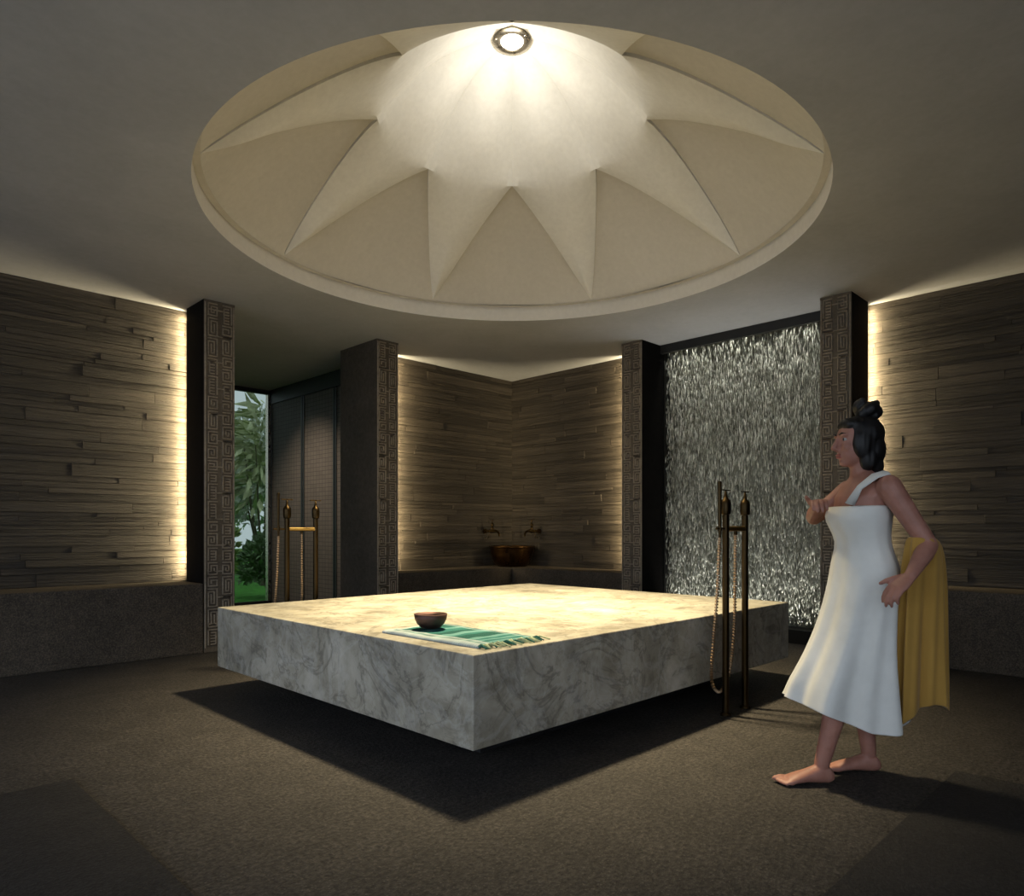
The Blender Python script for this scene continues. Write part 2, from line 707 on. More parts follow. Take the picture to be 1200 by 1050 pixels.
# crown downlight
dl = empty('downlight', (DOME_C[0], DOME_C[1], CEIL + DOME_H - .012))
tag(dl, 'round brushed metal downlight glowing at the crown of the dome', 'light')
b = MB(); b.lathe([(.148, .02), (.150, -.006), (.140, -.016), (.095, -.022), (.080, -.014), (.078, .012)], n=48, caps=False)
autosmooth(b.build('trim_ring', M['nickel'], dl), 50)
b = MB(); b.lathe([(.079, -.004), (.06, -.010), (.001, -.012)], n=32, caps=False)
b.build('lens', M['glow'], dl, True)
for a in (.6, 2.7, 4.8):
    b = MB(); b.lathe([(.008, -.018), (.008, -.024), (.004, -.026)], (.118 * cos(a), .118 * sin(a), 0), 10)
    b.build('screw', M['nickel'], dl)


# --- walls clad with long split-stone strips
def clad_wall(name, s0, s1, z0, z1, place, seed, smin=.45, smax=1.5):
    """place(s, z, d) -> world; strips laid along s, d = distance proud of the wall"""
    rnd = random.Random(seed)
    b = MB()
    c = [place(s, z, d) for d in (-.12, 0) for s, z in ((s0, 0), (s1, 0), (s1, CEIL), (s0, CEIL))]
    b.add(c, [(0, 1, 2, 3), (7, 6, 5, 4), (0, 4, 5, 1), (1, 5, 6, 2), (2, 6, 7, 3), (3, 7, 4, 0)])
    w = struct(b.build(name, M['wallbase']))
    z = z0
    ex = place(1, 0, 0) - place(0, 0, 0)
    ed = place(0, 0, 1) - place(0, 0, 0)
    while z < z1 - .001:
        h = rnd.choice((.035, .04, .05, .055, .065, .075, .09, .11))
        if z + h > z1 - .03:
            h = z1 - z
        s = s0 + 0.0
        first = True
        while s < s1 - .001:
            L = rnd.uniform(smin, smax)
            if first:
                L *= rnd.uniform(.3, 1.0); first = False
            if s + L > s1 - .16:
                L = s1 - s
            th = .020 + rnd.random() * .004 + (rnd.uniform(.004, .010) if rnd.random() < .14 else 0)
            g = .0008
            ch = .0025
            x0, x1, y0, y1 = g, L - g, g, h - g
            dz = [rnd.uniform(-.003, .003) for _ in range(4)]
            vs = [(x0, y0, -.004), (x1, y0, -.004), (x1, y1, -.004), (x0, y1, -.004),
                  (x0, y0, th - ch), (x1, y0, th - ch), (x1, y1, th - ch), (x0, y1, th - ch),
                  (x0 + ch, y0 + ch, th + dz[0]), (x1 - ch, y0 + ch, th + dz[1]), (x1 - ch, y1 - ch, th + dz[2]), (x0 + ch, y1 - ch, th + dz[3])]
            fs = [(0, 1, 5, 4), (1, 2, 6, 5), (2, 3, 7, 6), (3, 0, 4, 7), (4, 5, 9, 8), (5, 6, 10, 9), (6, 7, 11, 10), (7, 4, 8, 11), (8, 9, 10, 11)]
            o = mesh_obj('stone_strip', vs, fs, M['plank'], w)
            mat = Matrix(((ex.x, 0, ed.x), (ex.y, 0, ed.y), (0, 1, 0))).to_4x4()
            if mat.to_3x3().determinant() < 0:
                o.data.flip_normals()
            mat.translation = place(s, z, 0)
            o.matrix_world = mat
            s += L
        z += h
    return w


def left_place(s, z, d): return Vector((s, WX - d, z))
def right_place(s, z, d): return Vector((WX - d, s, z))


BENCH = .625
clad_wall('wall_left', -1.0, 2.70, BENCH, CEIL - .001, left_place, 11)
clad_wall('wall_back_left', 4.53, 6.95, BENCH, CEIL - .001, left_place, 12)
clad_wall('wall_back_right', 4.47, 7.07, BENCH, CEIL - .001, right_place, 13)
clad_wall('wall_right', -1.0, 2.42, BENCH, CEIL - .001, right_place, 14)
b = MB(); b.box((-3.2, 6.95, 0), (-1.0, 7.07, CEIL))
struct(b.build('wall_left_end', M['wallbase']))
b = MB(); b.box((6.95, -2.2, 0), (7.07, -1.0, CEIL))
struct(b.build('wall_right_end', M['wallbase']))
b = MB(); b.box((1.4, -2.3, 0), (7.07, -2.2, CEIL))  # unseen wall behind the camera, added and left part open to steer daylight
struct(b.build('wall_daylight_block', M['bench']))


# --- benches
def bench(name, boxes, label, cat='bench'):
    b = MB()
    for a, c in boxes:
        b.box(a, c, 0, .008)
    o = b.build(name, M['bench'])
    return tag(o, label, cat)


bench('stone_bench', [((-3.1, 6.41, 0), (2.485, 6.949, BENCH))], 'rough brown stone bench below the strip wall, running left from a carved pillar', 'bench')
bench('stone_bench', [((6.41, -2.1, 0), (6.949, 2.215, BENCH))], 'rough brown stone bench along the right wall behind the walking woman', 'bench')
t = empty('corner_bench', (6.6, 6.6, 0))
tag(t, 'L-shaped dark stone corner bench carrying the bronze basin', 'bench')
b = MB(); b.box((4.62 - 6.6, 6.41 - 6.6, 0), (6.949 - 6.6, 6.949 - 6.6, BENCH), 0, .006); b.build('bench_block', M['bench'], t)
b = MB(); b.box((6.41 - 6.6, 4.675 - 6.6, 0), (6.949 - 6.6, 6.409 - 6.6, BENCH), 0, .006); b.build('bench_block', M['bench'], t)

# --- carved pillars
def fret_lines():
    """raised lines of the fret: two columns of angular spirals and combs between border lines (units of one fourteenth of the width)"""
    rnd = random.Random(21)
    P = 1.32
    rows = int((CEIL - .05) / (.02 * P))
    out = [(.55, 0, .55, rows * P), (13.45, 0, 13.45, rows * P)]
    for base in (1.9, 8.5):
        y = 0
        seq = []
        while y < rows:
            h = rnd.choice((4, 5, 6, 7))
            h = min(h, rows - y)
            seq.append((y, h)); y += h
        for y, h in seq:
            flip, kind = rnd.random() < .5, rnd.random()
            X = lambda c: base + (3 - c if flip else c) * P
            Y = lambda q: (y + q) * P
            h1 = h - 1
            if h < 3:
                out.append((X(0), Y(0), X(3), Y(0))); continue
            if kind < .62:                      # spiral
                l, t_, rr, bt = 0, 0, 3, h1
                segs = [(0, 0, 3, 0), (3, 0, 3, h1), (0, h1, 3, h1), (0, 1, 0, h1)]
                if h1 > 2:
                    segs += [(0, 1, 2, 1), (2, 1, 2, h1 - 1)]
                    if h1 > 3:
                        segs += [(1, h1 - 1, 2, h1 - 1), (1, 2, 1, h1 - 1)]
            else:                               # comb
                segs = [(0, 0, 3, 0), (0, 0, 0, h1), (2.6, 1, 2.6, h1)]
                segs += [(1, q, 2.6, q) for q in range(1, h1 + 1)]
            for a, c, d, e in segs:
                out.append((X(a), Y(c), X(d), Y(e)))
    for q in range(2, rows, 9):                 # bridges between the columns
        out.append((6.0 if q % 2 else 1.9, q * P, 12.4 if q % 2 else 8.4, q * P))
    return out


def carving(width, flip=False):
    b = MB(); U = width / 14.0; V = .02
    hw = .27
    for x0, y0, x1, y1 in fret_lines():
        if flip:
            x0, x1 = 14 - x0, 14 - x1
        a0, a1 = min(x0, x1) - hw, max(x0, x1) + hw
        z1 = CEIL - .030 - (min(y0, y1) - hw) * V
        z0 = max(.01, CEIL - .030 - (max(y0, y1) + hw) * V)
        X0, X1 = a0 * U, a1 * U
        c = .002; d = .012
        vs = [(X0, 0, z0), (X1, 0, z0), (X1, 0, z1), (X0, 0, z1), (X0 + c, -d, z0 + c), (X1 - c, -d, z0 + c), (X1 - c, -d, z1 - c), (X0 + c, -d, z1 - c)]
        b.add(vs, [(0, 1, 5, 4), (1, 2, 6, 5), (2, 3, 7, 6), (3, 0, 4, 7), (4, 5, 6, 7)])
    return b


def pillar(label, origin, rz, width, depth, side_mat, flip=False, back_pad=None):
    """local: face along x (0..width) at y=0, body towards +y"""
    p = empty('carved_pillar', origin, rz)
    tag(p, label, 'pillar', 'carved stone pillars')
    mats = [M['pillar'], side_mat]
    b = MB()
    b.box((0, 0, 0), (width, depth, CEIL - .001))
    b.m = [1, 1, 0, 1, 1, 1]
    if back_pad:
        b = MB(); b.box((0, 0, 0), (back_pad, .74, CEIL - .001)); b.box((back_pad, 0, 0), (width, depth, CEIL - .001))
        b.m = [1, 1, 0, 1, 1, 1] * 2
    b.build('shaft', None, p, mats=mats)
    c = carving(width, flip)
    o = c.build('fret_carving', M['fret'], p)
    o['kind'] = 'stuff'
    b = MB()
    b.box((.0, -.006, .004), (width, .0, .05)); b.box((0, -.006, CEIL - .022), (width, 0, CEIL - .002))
    b.build('border_strip', M['pillar'], p)
    return p


# left wall: face plane Y = 6.41, local x = +X
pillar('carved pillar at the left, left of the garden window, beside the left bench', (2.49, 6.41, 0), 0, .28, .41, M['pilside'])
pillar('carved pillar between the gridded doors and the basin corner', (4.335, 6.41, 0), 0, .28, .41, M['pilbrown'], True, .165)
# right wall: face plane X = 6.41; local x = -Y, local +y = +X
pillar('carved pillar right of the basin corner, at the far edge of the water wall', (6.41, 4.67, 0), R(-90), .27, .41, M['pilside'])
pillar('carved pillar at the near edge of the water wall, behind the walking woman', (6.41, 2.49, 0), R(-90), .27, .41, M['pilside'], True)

# --- LED strips behind the pillars
LEDC = (1.0, .80, .46)


def led(label, x, y, rz, watts):
    o = empty('led_strip', (x, y, 0), rz)
    tag(o, label, 'light', 'wall washing light strips')
    b = MB(); b.box((-.010, -.008, BENCH + .02), (.010, .008, CEIL - .03)); b.build('channel', M['nickel'], o)
    b = MB(); b.box((-.008, .008, BENCH + .03), (.008, .011, CEIL - .04)); b.build('diffuser', M['led'], o)
    zc = (BENCH + CEIL) / 2
    # area light emits along its local -Z; aim it along the strip's local +y
    l = lamp('led_light', 'AREA', (x + .016 * -sin(rz), y + .016 * cos(rz), zc), watts, LEDC, shape='RECTANGLE', size=.02, size_y=CEIL - BENCH - .1, spread=R(150))
    d = Vector((-sin(rz), cos(rz), 0))
    zax = -d; yax = Vector((0, 0, 1)); xax = yax.cross(zax)
    l.rotation_euler = Matrix((xax, yax, zax)).transposed().to_euler()
    return o


ANG = 40   # tilt from straight along the wall into the wall
led('warm light strip behind the carved pillar at the left bench', 2.53, 6.865, R(90 - ANG), LED_W)
led('warm light strip behind the pillar left of the basin corner', 4.85, 6.83, R(-90 + ANG), LED_W * 1.15)
led('warm light strip behind the pillar right of the basin corner', 6.83, 4.88, R(-ANG), LED_W * 1.15)
led('warm light strip behind the pillar next to the walking woman', 6.865, 2.26, R(180 + ANG), LED_W)

# --- passage to the garden, gridded doors, window
b = MB(); b.box((4.501, 7.08, 0), (4.88, 7.15, CEIL))
struct(b.build('trim_1', M['pilbrown']))
b = MB(); b.box((2.60, 7.07, 0), (2.77, 10.05, CEIL))
struct(b.build('wall_passage', M['pilbrown']))
b = MB(); b.box((4.90, 7.15, 0), (5.0, 10.05, CEIL))
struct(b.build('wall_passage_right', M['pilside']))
for i, (y0, y1) in enumerate(((7.16, 8.09), (8.11, 8.94), (8.96, 9.90))):
    b = MB(); b.box((4.83, y0, .02), (4.875, y1, 2.98), 0, .004)
    d = b.build('door_%d' % (i + 1), M['grid']); struct(d)
    b = MB(); b.box((4.822, y0, .02), (4.83, y0 + .035, 2.98)); b.box((4.822, y1 - .035, .02), (4.83, y1, 2.98))
    b.build('stile', M['black'], d)
b = MB(); b.box((4.82, 7.151, 2.985), (4.90, 9.95, CEIL - .001)); struct(b.build('trim_2', M['black']))
win = MB(); win.box((2.77, 9.93, CEIL - .06), (4.88, 10.0, CEIL - .001)); win.box((2.77, 9.93, 0), (4.88, 10.0, .06))
w = struct(win.build('window_1', M['black']))
b = MB(); b.box((4.79, 9.92, .06), (4.84, 9.995, CEIL - .06)); b.build('window_frame', M['nickel'], w)
b = MB(); b.box((3.78, 9.93, .06), (3.83, 9.99, CEIL - .06)); b.build('window_frame', M['black'], w)
for x0, x1 in ((2.78, 3.78), (3.83, 4.79)):
    b = MB(); b.box((x0, 9.955, .06), (x1, 9.965, CEIL - .06)); b.build('pane', M['glass'], w)

# the passage's own ceiling downlight, on the lower part of the doors
pl = empty('downlight', (3.55, 8.35, CEIL))
tag(pl, 'small recessed downlight in the passage ceiling before the gridded doors', 'light')
b = MB(); b.lathe([(.06, -.001), (.062, -.008), (.045, -.012), (.042, -.002)], n=28, caps=False); b.build('trim_ring', M['nickel'], pl, True)
b = MB(); b.lathe([(.043, -.003), (.02, -.005), (.001, -.005)], n=24, caps=False); b.build('lens', M['glow'], pl, True)
sl = lamp('passage_light', 'SPOT', (3.55, 8.35, CEIL - .02), 170, (1, .86, .68), spot_size=R(84), spot_blend=1.0, shadow_soft_size=.03)
dd = (Vector((4.83, 8.75, .75)) - Vector(sl.location)).normalized()
sl.rotation_euler = dd.to_track_quat('-Z', 'Y').to_euler()

# --- water wall
ww = empty('water_wall', (6.84, 3.445, 0))
tag(ww, 'wall of falling water in a black frame between two carved pillars', 'water feature')


def wb(name, a, c, m, ch=0):
    b = MB(); b.box((a[0] - 6.84, a[1] - 3.445, a[2]), (c[0] - 6.84, c[1] - 3.445, c[2]), 0, ch)
    return b.build(name, m, ww)


wb('top_beam', (6.76, 2.492, 3.095), (6.81, 4.398, CEIL - .002), M['black'])
wb('sill', (6.76, 2.492, 0), (7.0, 4.398, .135), M['black'])
wb('side_return', (6.851, 4.40, 0), (7.06, 4.469, CEIL - .002), M['black'])
wb('side_return', (6.851, 2.421, 0), (7.06, 2.489, CEIL - .002), M['black'])
wb('backing_panel', (7.0, 2.49, 0), (7.06, 4.399, CEIL - .002), M['wetstone'])
rw = random.Random(5)
b = MB()
for i in range(22000):
    y = rw.uniform(-.955, .955) if True else 0
    z = rw.uniform(.14, 3.17)
    x = rw.uniform(.02, .13)
    L = rw.uniform(.035, .13); wd = rw.uniform(.0022, .0058)
    if noise.noise((y * 5, z * 4, 3.1)) + .25 * noise.noise((y * 17, z * 13, .2)) < rw.uniform(-.7, .35):
        L *= .6; wd *= .6
    L = min(L, (z - .135) / 1.0 if z - L < .135 else L)
    tilt = rw.gauss(0, .045)
    t = Vector((rw.gauss(0, .03), tilt, -1)).normalized()
    p = Vector((x, y, z)); q = p + t * L
    if q.y > .95 or q.y < -.95 or q.z < .136:
        continue
    m = p + t * L * .68
    a = Vector((0, 1, 0)); c = Vector((1, 0, 0))
    vs = [p, m + a * wd, m + c * wd * .8, m - a * wd, m - c * wd * .8, q]
    b.add(vs, [(0, 2, 1), (0, 3, 2), (0, 4, 3), (0, 1, 4), (5, 1, 2), (5, 2, 3), (5, 3, 4), (5, 4, 1)], 0 if rw.random() < .35 else 1)
o = b.build('water_streaks', None, ww, True, mats=[M['water'], M['water2']])
o['kind'] = 'stuff'
# added fill lights brighten the streaks from above and below; no fixtures there
for zz, rx, kk in ((3.17, 0, .5), (.14, 180, 1.0)):
    wl = lamp('water_fill_light', 'AREA', (6.835, 3.445, zz), WATER_W * kk, (1, .97, .88), shape='RECTANGLE', size=1.8, size_y=.02, spread=R(70))
    wl.rotation_euler = (R(rx), 0, R(90))

# ------------------------------------------------------------------ marble platform
pf = empty('marble_platform', (3.49, 3.483, 0))
tag(pf, 'low square grey veined marble platform floating on a dark plinth under the dome', 'platform')
b = MB(); b.box((-1.54, -1.303, .178), (1.54, 1.303, .58), 0, .006); b.build('slab', M['marble'], pf)
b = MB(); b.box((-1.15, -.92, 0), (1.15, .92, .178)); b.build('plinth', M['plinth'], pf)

# ------------------------------------------------------------------ bath cloth and bowl
TWX, TWY = 2.05, 2.985
tw = empty('bath_cloth', (TWX, TWY, .58), R(-88.5))
tag(tw, 'folded green and white plaid bath cloth with fringe near the platform edge', 'cloth')
NUx, NVy = 44, 24
vs, fs = [], []
for lay in (1, 0):
    for j in range(NVy + 1):
        for i in range(NUx + 1):
            x = .70 * i / NUx; y = .40 * j / NVy
            wob = .004 * noise.noise((x * 7, y * 7, 1.3)) + .003 * noise.noise((x * 18, y * 15, 4))
            e = min(i, NUx - i, j, NVy - j)
            zt = .016 + wob - (.006 if e == 0 else 0)
            vs.append((x + .01 * noise.noise((y * 6, 3, 1)), y + .008 * noise.noise((x * 5, 0, 2)), zt if lay else .0012))
W_ = NUx + 1; off = W_ * (NVy + 1)
for j in range(NVy):
    for i in range(NUx):
        a = j * W_ + i
        fs.append((a, a + 1, a + 1 + W_, a + W_))
        fs.append((off + a + W_, off + a + W_ + 1, off + a + 1, off + a))
per = [i for i in range(NUx)] + [j * W_ + NUx for j in range(NVy)] + [NVy * W_ + NUx - i for i in range(NUx)] + [(NVy - j) * W_ for j in range(NVy)]
for q in range(len(per)):
    a, c = per[q], per[(q + 1) % len(per)]
    fs.append((c, a, off + a, off + c))
mesh_obj('woven_cloth', vs, fs, M['towel'], tw, True)
rt = random.Random(3)
for k in range(17):
    y = .012 + .376 * k / 16
    b = MB()
    dx, dy = rt.uniform(.045, .085), rt.uniform(-.02, .03)
    for s in range(3):
        o2 = rt.uniform(-.006, .006)
        b.tube([(.695, y, .010), (.695 + dx * .4, y + dy * .3 + o2, .012 + rt.random() * .01), (.695 + dx, y + dy + o2 * 2, .004)], [.0035, .004, .0025], 6)
    b.ell((.705, y, .010), (.008, .007, .007), 8, 6)
    b.build('tassel', M['tassel'] if k % 3 else M['tassel2'], tw, True)

bw = MB()
prof = [(.001, .0), (.038, .0), (.055, .006), (.075, .026), (.087, .052), (.091, .078), (.088, .079), (.083, .054), (.071, .029), (.052, .011), (.001, .006)]
bw.lathe(prof, n=48, caps=False)
bo = bw.build('copper_bowl', M['copper'], None, True)
bo.location = (2.245, 2.835, .601)
bo.scale = (.94, .94, .94)
tag(bo, 'small round hammered copper bowl standing on the green bath cloth', 'bowl')

# ------------------------------------------------------------------ shower stands


def shower_stand(label, loc, mirror=1):
    r = empty('shower_stand', loc)
    tag(r, label, 'shower', 'free-standing bronze shower stands')
    hx = .122
    for s in (-1, 1):
        b = MB(); b.lathe([(.034, 0), (.034, .012), (.026, .018)], (s * hx, 0, 0), 20)
        b.build('foot_plate', M['bronze'], r)
        b = MB(); b.lathe([(.020, .012), (.020, 1.215)], (s * hx, 0, 0), 20)
        p = autosmooth(b.build('post', M['bronze'], r), 40)
        b = MB(); b.lathe([(.020, 1.195), (.028, 1.20), (.031, 1.225), (.031, 1.262), (.027, 1.281), (.014, 1.293), (.010, 1.312), (.006, 1.335), (.001, 1.338)], (s * hx, 0, 0), 20)
        v = autosmooth(b.build('valve', M['bronze'], r), 50)
        b = MB(); b.tube([(s * hx - .048, 0, 1.342), (s * hx + .048, 0, 1.342)], .0042, 8); b.tube([(s * hx, 0, 1.33), (s * hx, 0, 1.346)], .006, 8)
        b.build('lever', M['bronze'], v)
    b = MB(); b.tube([(-hx, 0, 1.113), (hx, 0, 1.113)], .016, 16)
    cb = autosmooth(b.build('crossbar', M['brass'], r), 40)
    # bracket with the hand shower
    wx, wy = -hx - .072, -.0
    b = MB(); b.tube([(-hx - .018, 0, 1.113), (wx - .04, wy, 1.113)], .007, 10); b.lathe([(.013, 1.10), (.013, 1.128)], (wx, wy, 0), 14)
    b.build('bracket', M['bronze'], r)
    b = MB(); b.lathe([(.0085, 1.06), (.0095, 1.12), (.0105, 1.30), (.012, 1.385), (.009, 1.392)], (wx, wy, 0), 16)
    autosmooth(b.build('hand_shower', M['bronze'], r), 50)
    # hose: hangs from the crossbar middle in one long loop up to the hand shower
    pts = [Vector((0, 0, 1.10)), Vector((.003, .004, .80)), Vector((.006, .012, .50)), Vector((-.01, .03, .26)), Vector((-.06, .05, .145)), Vector((-.13, .052, .135)), Vector((-.20, .05, .22)),
           Vector((-.212, .03, .45)), Vector((-.202, .01, .75)), Vector((wx, wy, 1.06))]
    path = []
    n = len(pts)
    for i in range(n - 1):
        p0, p1, p2, p3 = pts[max(0, i - 1)], pts[i], pts[i + 1], pts[min(n - 1, i + 2)]
        seg = max(4, int((p2 - p1).length / .0034))
        for k in range(seg):
            t = k / seg
            path.append(.5 * ((2 * p1) + (p2 - p0) * t + (2 * p0 - 5 * p1 + 4 * p2 - p3) * t * t + (3 * p1 - p0 - 3 * p2 + p3) * t ** 3))
    path.append(pts[-1])
    rad = [.0108 if k % 5 in (0, 1, 2) else .0036 for k in range(len(path))]
    b = MB(); b.tube(path, rad, 8)
    b.build('hose', M['hose'], r)
    b = MB(); b.lathe([(.011, 1.075), (.011, 1.10)], (0, 0, 0), 12); b.build('hose_union', M['bronze'], cb)
    return r


shower_stand('twin post bronze shower stand in front of the platform, near the water wall', (3.975, 2.05, 0))
shower_stand('twin post bronze shower stand behind the platform, before the gridded doors', (2.72, 5.06, 0))

# ------------------------------------------------------------------ basin and taps
bc = (6.60, 6.60)
bs = empty('bronze_basin', (bc[0], bc[1], BENCH))
tag(bs, 'round dark bronze basin with a rolled rim in the room corner', 'basin')
b = MB(); b.lathe([(.001, 0), (.17, 0), (.205, .012), (.25, .07), (.282, .17), (.295, .25), (.30, .262), (.285, .258), (.268, .17), (.235, .08), (.18, .03), (.001, .02)], n=56, caps=False)
b.build('bowl', M['basin'], bs, True)
b = MB()
rim = [(.297 + .017 * cos(2 * pi * k / 12), .262 + .014 * sin(2 * pi * k / 12)) for k in range(13)]
b.lathe(rim, n=56, caps=False); b.build('rim', M['basin'], bs, True)


def tap(label, x, y, rz):
    """local: wall behind +y, spout towards the corner along +x"""
    t = empty('wall_tap', (x, y, 1.095), rz)
    tag(t, label, 'tap', 'wall taps above the basin')
    b = MB(); b.tube([(0, .15, 0), (0, .135, 0)], .034, 18); b.tube([(0, .14, 0), (0, 0, 0)], .016, 12)
    b.build('wall_flange', M['bronze'], t)
    b = MB(); b.tube([(-.085, 0, 0), (-.05, 0, .002), (.0, 0, 0), (.06, 0, .003), (.10, 0, -.006), (.125, 0, -.035), (.128, 0, -.07)], [.017, .021, .026, .019, .015, .013, .012], 12)
    autosmooth(b.build('spout', M['bronze'], t), 50)
    b = MB(); b.lathe([(.024, .015), (.026, .03), (.014, .045), (.02, .07), (.026, .085), (.018, .10), (.007, .11), (.007, .155), (.001, .157)], n=16)
    autosmooth(b.build('handle', M['bronze'], t), 50)
    b = MB(); b.tube([(-.04, 0, .152), (.04, 0, .152)], .006, 8); b.build('lever', M['bronze'], t)
    b = MB(); b.tube([(-.06, 0, -.01), (-.045, .02, -.05), (-.01, .07, -.085), (.0, .15, -.09)], .010, 10); b.build('supply_pipe', M['nickel'], t)
    return t


tap('bronze wall tap over the basin, on the wall left of the corner', 6.40, 6.77, R(0))
tap('bronze wall tap over the basin, on the wall right of the corner', 6.77, 6.40, R(-90)).scale.x = -1

# ------------------------------------------------------------------ thin dark rectangles on the floor
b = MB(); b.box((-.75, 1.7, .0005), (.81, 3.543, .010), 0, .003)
tag(b.build('dark_floor_patch', M['mat']), 'dark thin rectangle on the floor at the lower left of the view', 'mat', 'dark floor rectangles')
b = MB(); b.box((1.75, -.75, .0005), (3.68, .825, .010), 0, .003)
tag(b.build('dark_floor_patch', M['mat']), 'dark thin rectangle on the floor at the lower right, past the woman', 'mat', 'dark floor rectangles')

# ------------------------------------------------------------------ garden outside
b = MB(); b.box((-30, 10.06, -.25), (40, 45, -.06)); struct(b.build('lawn', M['lawn']))
b = MB(); b.box((-40, -25, -.25), (-3.21, 10.05, -.02)); b.box((-3.2, -25, -.25), (20, -2.31, -.02)); struct(b.build('unseen_bounce_terrace', M['bounce']))  # unseen ground, made pale to bounce sky light onto the ceiling


def leaf_mesh(n, spread, height, size, seed, kind):
    rnd = random.Random(seed)
    b = MB()
    for _ in range(n):
        if kind == 'bush':
            th = rnd.uniform(0, 2 * pi); ph = math.acos(rnd.uniform(-.4, 1)); rr = rnd.random() ** .4
            p = Vector((spread * rr * sin(ph) * cos(th), spread * rr * sin(ph) * sin(th), height * (.45 + .52 * rr * cos(ph))))
            d = (p - Vector((0, 0, height * .4))).normalized() + Vector((rnd.gauss(0, .5), rnd.gauss(0, .5), rnd.gauss(0, .4)))
        else:
            th = rnd.uniform(0, 2 * pi); k = rnd.random()
            p = Vector((spread * k * cos(th), spread * k * sin(th), height * (1 - .35 * k * k) * rnd.uniform(.55, 1)))
            d = Vector((cos(th), sin(th), .4 - 1.3 * k)) + Vector((rnd.gauss(0, .3),) * 3)
        d.normalize()
        s = d.cross(Vector((rnd.gauss(0, 1), rnd.gauss(0, 1), rnd.gauss(0, 1)))).normalized()
        L = size * rnd.uniform(.6, 1.3); w = L * (.28 if kind == 'bush' else .12)
        up = d.cross(s)
        b.add([p, p + d * L * .4 + s * w, p + d * L * .4 + up * w * .25, p + d * L * .4 - s * w, p + d * L], [(0, 1, 2), (0, 2, 3), (1, 4, 2), (2, 4, 3)])
    return b


def plant(name, label, x, y, n, spread, height, size, mat, seed, kind='bush', group='garden plants'):
    t = empty(name, (x, y, -.06))
    tag(t, label, 'plant', group)
    o = leaf_mesh(n, spread, height, size, seed, kind).build('foliage', mat, t); o['kind'] = 'stuff'
    b = MB(); rnd = random.Random(seed + 50)
    for _ in range(5):
        a = rnd.uniform(0, 6.28)
        b.tube([(0.03 * cos(a), .03 * sin(a), 0), (spread * .25 * cos(a), spread * .25 * sin(a), height * .4), (spread * .4 * cos(a), spread * .4 * sin(a), height * .75)], [.03, .02, .008], 6)
    b.build('stem', M['stem'], t)
    return t


plant('dark_shrub', 'dark green rounded shrub standing low outside the garden window', 5.62, 11.55, 1500, .5, 1.15, .13, M['leaf1'], 1)
plant('fresh_shrub', 'yellow green shrub beyond the garden window, left of the dark shrub', 4.9, 12.75, 1500, .6, 1.75, .15, M['leaf2'], 2)
plant('garden_palm', 'tall palm with arching dark fronds beyond the garden window', 6.75, 14.2, 620, .95, 3.9, .50, M['leaf4'], 3, 'palm')
plant('grey_tree', 'pale grey green tree far behind the other garden plants', 8.3, 17.4, 3400, 1.7, 4.4, .26, M['leaf3'], 4)
plant('grey_hedge_bush', 'pale broad bush behind the yellow green shrub in the garden', 5.6, 16.2, 2000, .9, 2.3, .20, M['leaf3'], 5)

# ------------------------------------------------------------------ walking woman
# local +x = the way she walks, +y = her left (towards the camera)
pr = empty('person', (3.269, 1.143, 0), R(135))
tag(pr, 'woman with black hair in a white dress walking past the shower stand, gold shawl trailing', 'person')


def weld(mb, name, mat, parent, voxel=.005, smooth_it=6, mats=None):
    o = mb.build(name, mat, None, True)
    rm = o.modifiers.new('weld', 'REMESH'); rm.mode = 'VOXEL'; rm.voxel_size = voxel; rm.use_smooth_shade = True
    sm = o.modifiers.new('soft', 'SMOOTH'); sm.iterations = smooth_it; sm.factor = .5
    dg = bpy.context.evaluated_depsgraph_get()
    me = bpy.data.meshes.new_from_object(o.evaluated_get(dg))
    old = o.data
    o.modifiers.clear(); o.data = me
    bpy.data.meshes.remove(old)
    if not me.materials:
        me.materials.append(mat)
    me.polygons.foreach_set('use_smooth', [True] * len(me.polygons))
    o.parent = parent
    return o


def ring(c, a, bq, n=24):
    return [Vector((c[0] + a * cos(2 * pi * k / n), c[1] + bq * sin(2 * pi * k / n), c[2])) for k in range(n)]


body = MB()
# trunk
tr = [(-.055, .86, .105, .165), (-.06, .93, .108, .168), (-.06, 1.02, .088, .128), (-.062, 1.10, .088, .13), (-.055, 1.18, .108, .15), (-.058, 1.25, .10, .165), (-.066, 1.305, .078, .15), (-.066, 1.335, .055, .095), (-.062, 1.36, .046, .05)]
body.loft([ring((x, 0, z), a, w) for x, z, a, w in tr])
body.ell((.005, .065, 1.15), (.055, .06, .055)); body.ell((.005, -.065, 1.15), (.055, .06, .055))
body.ell((-.11, .06, .88), (.085, .085, .10)); body.ell((-.11, -.06, .88), (.085, .085, .10))
# neck and head
HX, HZ = -.03, 1.492
body.limb([(-.062, 0, 1.33), (-.052, 0, 1.38), (-.045, 0, 1.43)], [.055, .046, .048])
body.ell((HX - .012, 0, HZ + .022), (.093, .073, .088), 24, 16)
body.ell((HX + .018, 0, HZ - .035), (.062, .058, .075), 20, 14)
body.ell((HX + .048, 0, HZ - .086), (.026, .026, .022))                # chin
body.tube([(HX + .078, 0, HZ + .022), (HX + .088, 0, HZ), (HX + .102, 0, HZ - .026), (HX + .082, 0, HZ - .034)], [.008, .010, .013, .010], 10)   # nose
body.ell((HX + .074, 0, HZ - .055), (.011, .022, .0065)); body.ell((HX + .072, 0, HZ - .066), (.011, .019, .007))
for s in (-1, 1):
    body.ell((HX + .066, .030 * s, HZ + .030), (.016, .024, .010))         # brow
    body.ell((HX + .052, .034 * s, HZ - .020), (.024, .020, .026))        # cheek
    body.ell((HX - .014, .074 * s, HZ - .004), (.020, .009, .032))        # ear


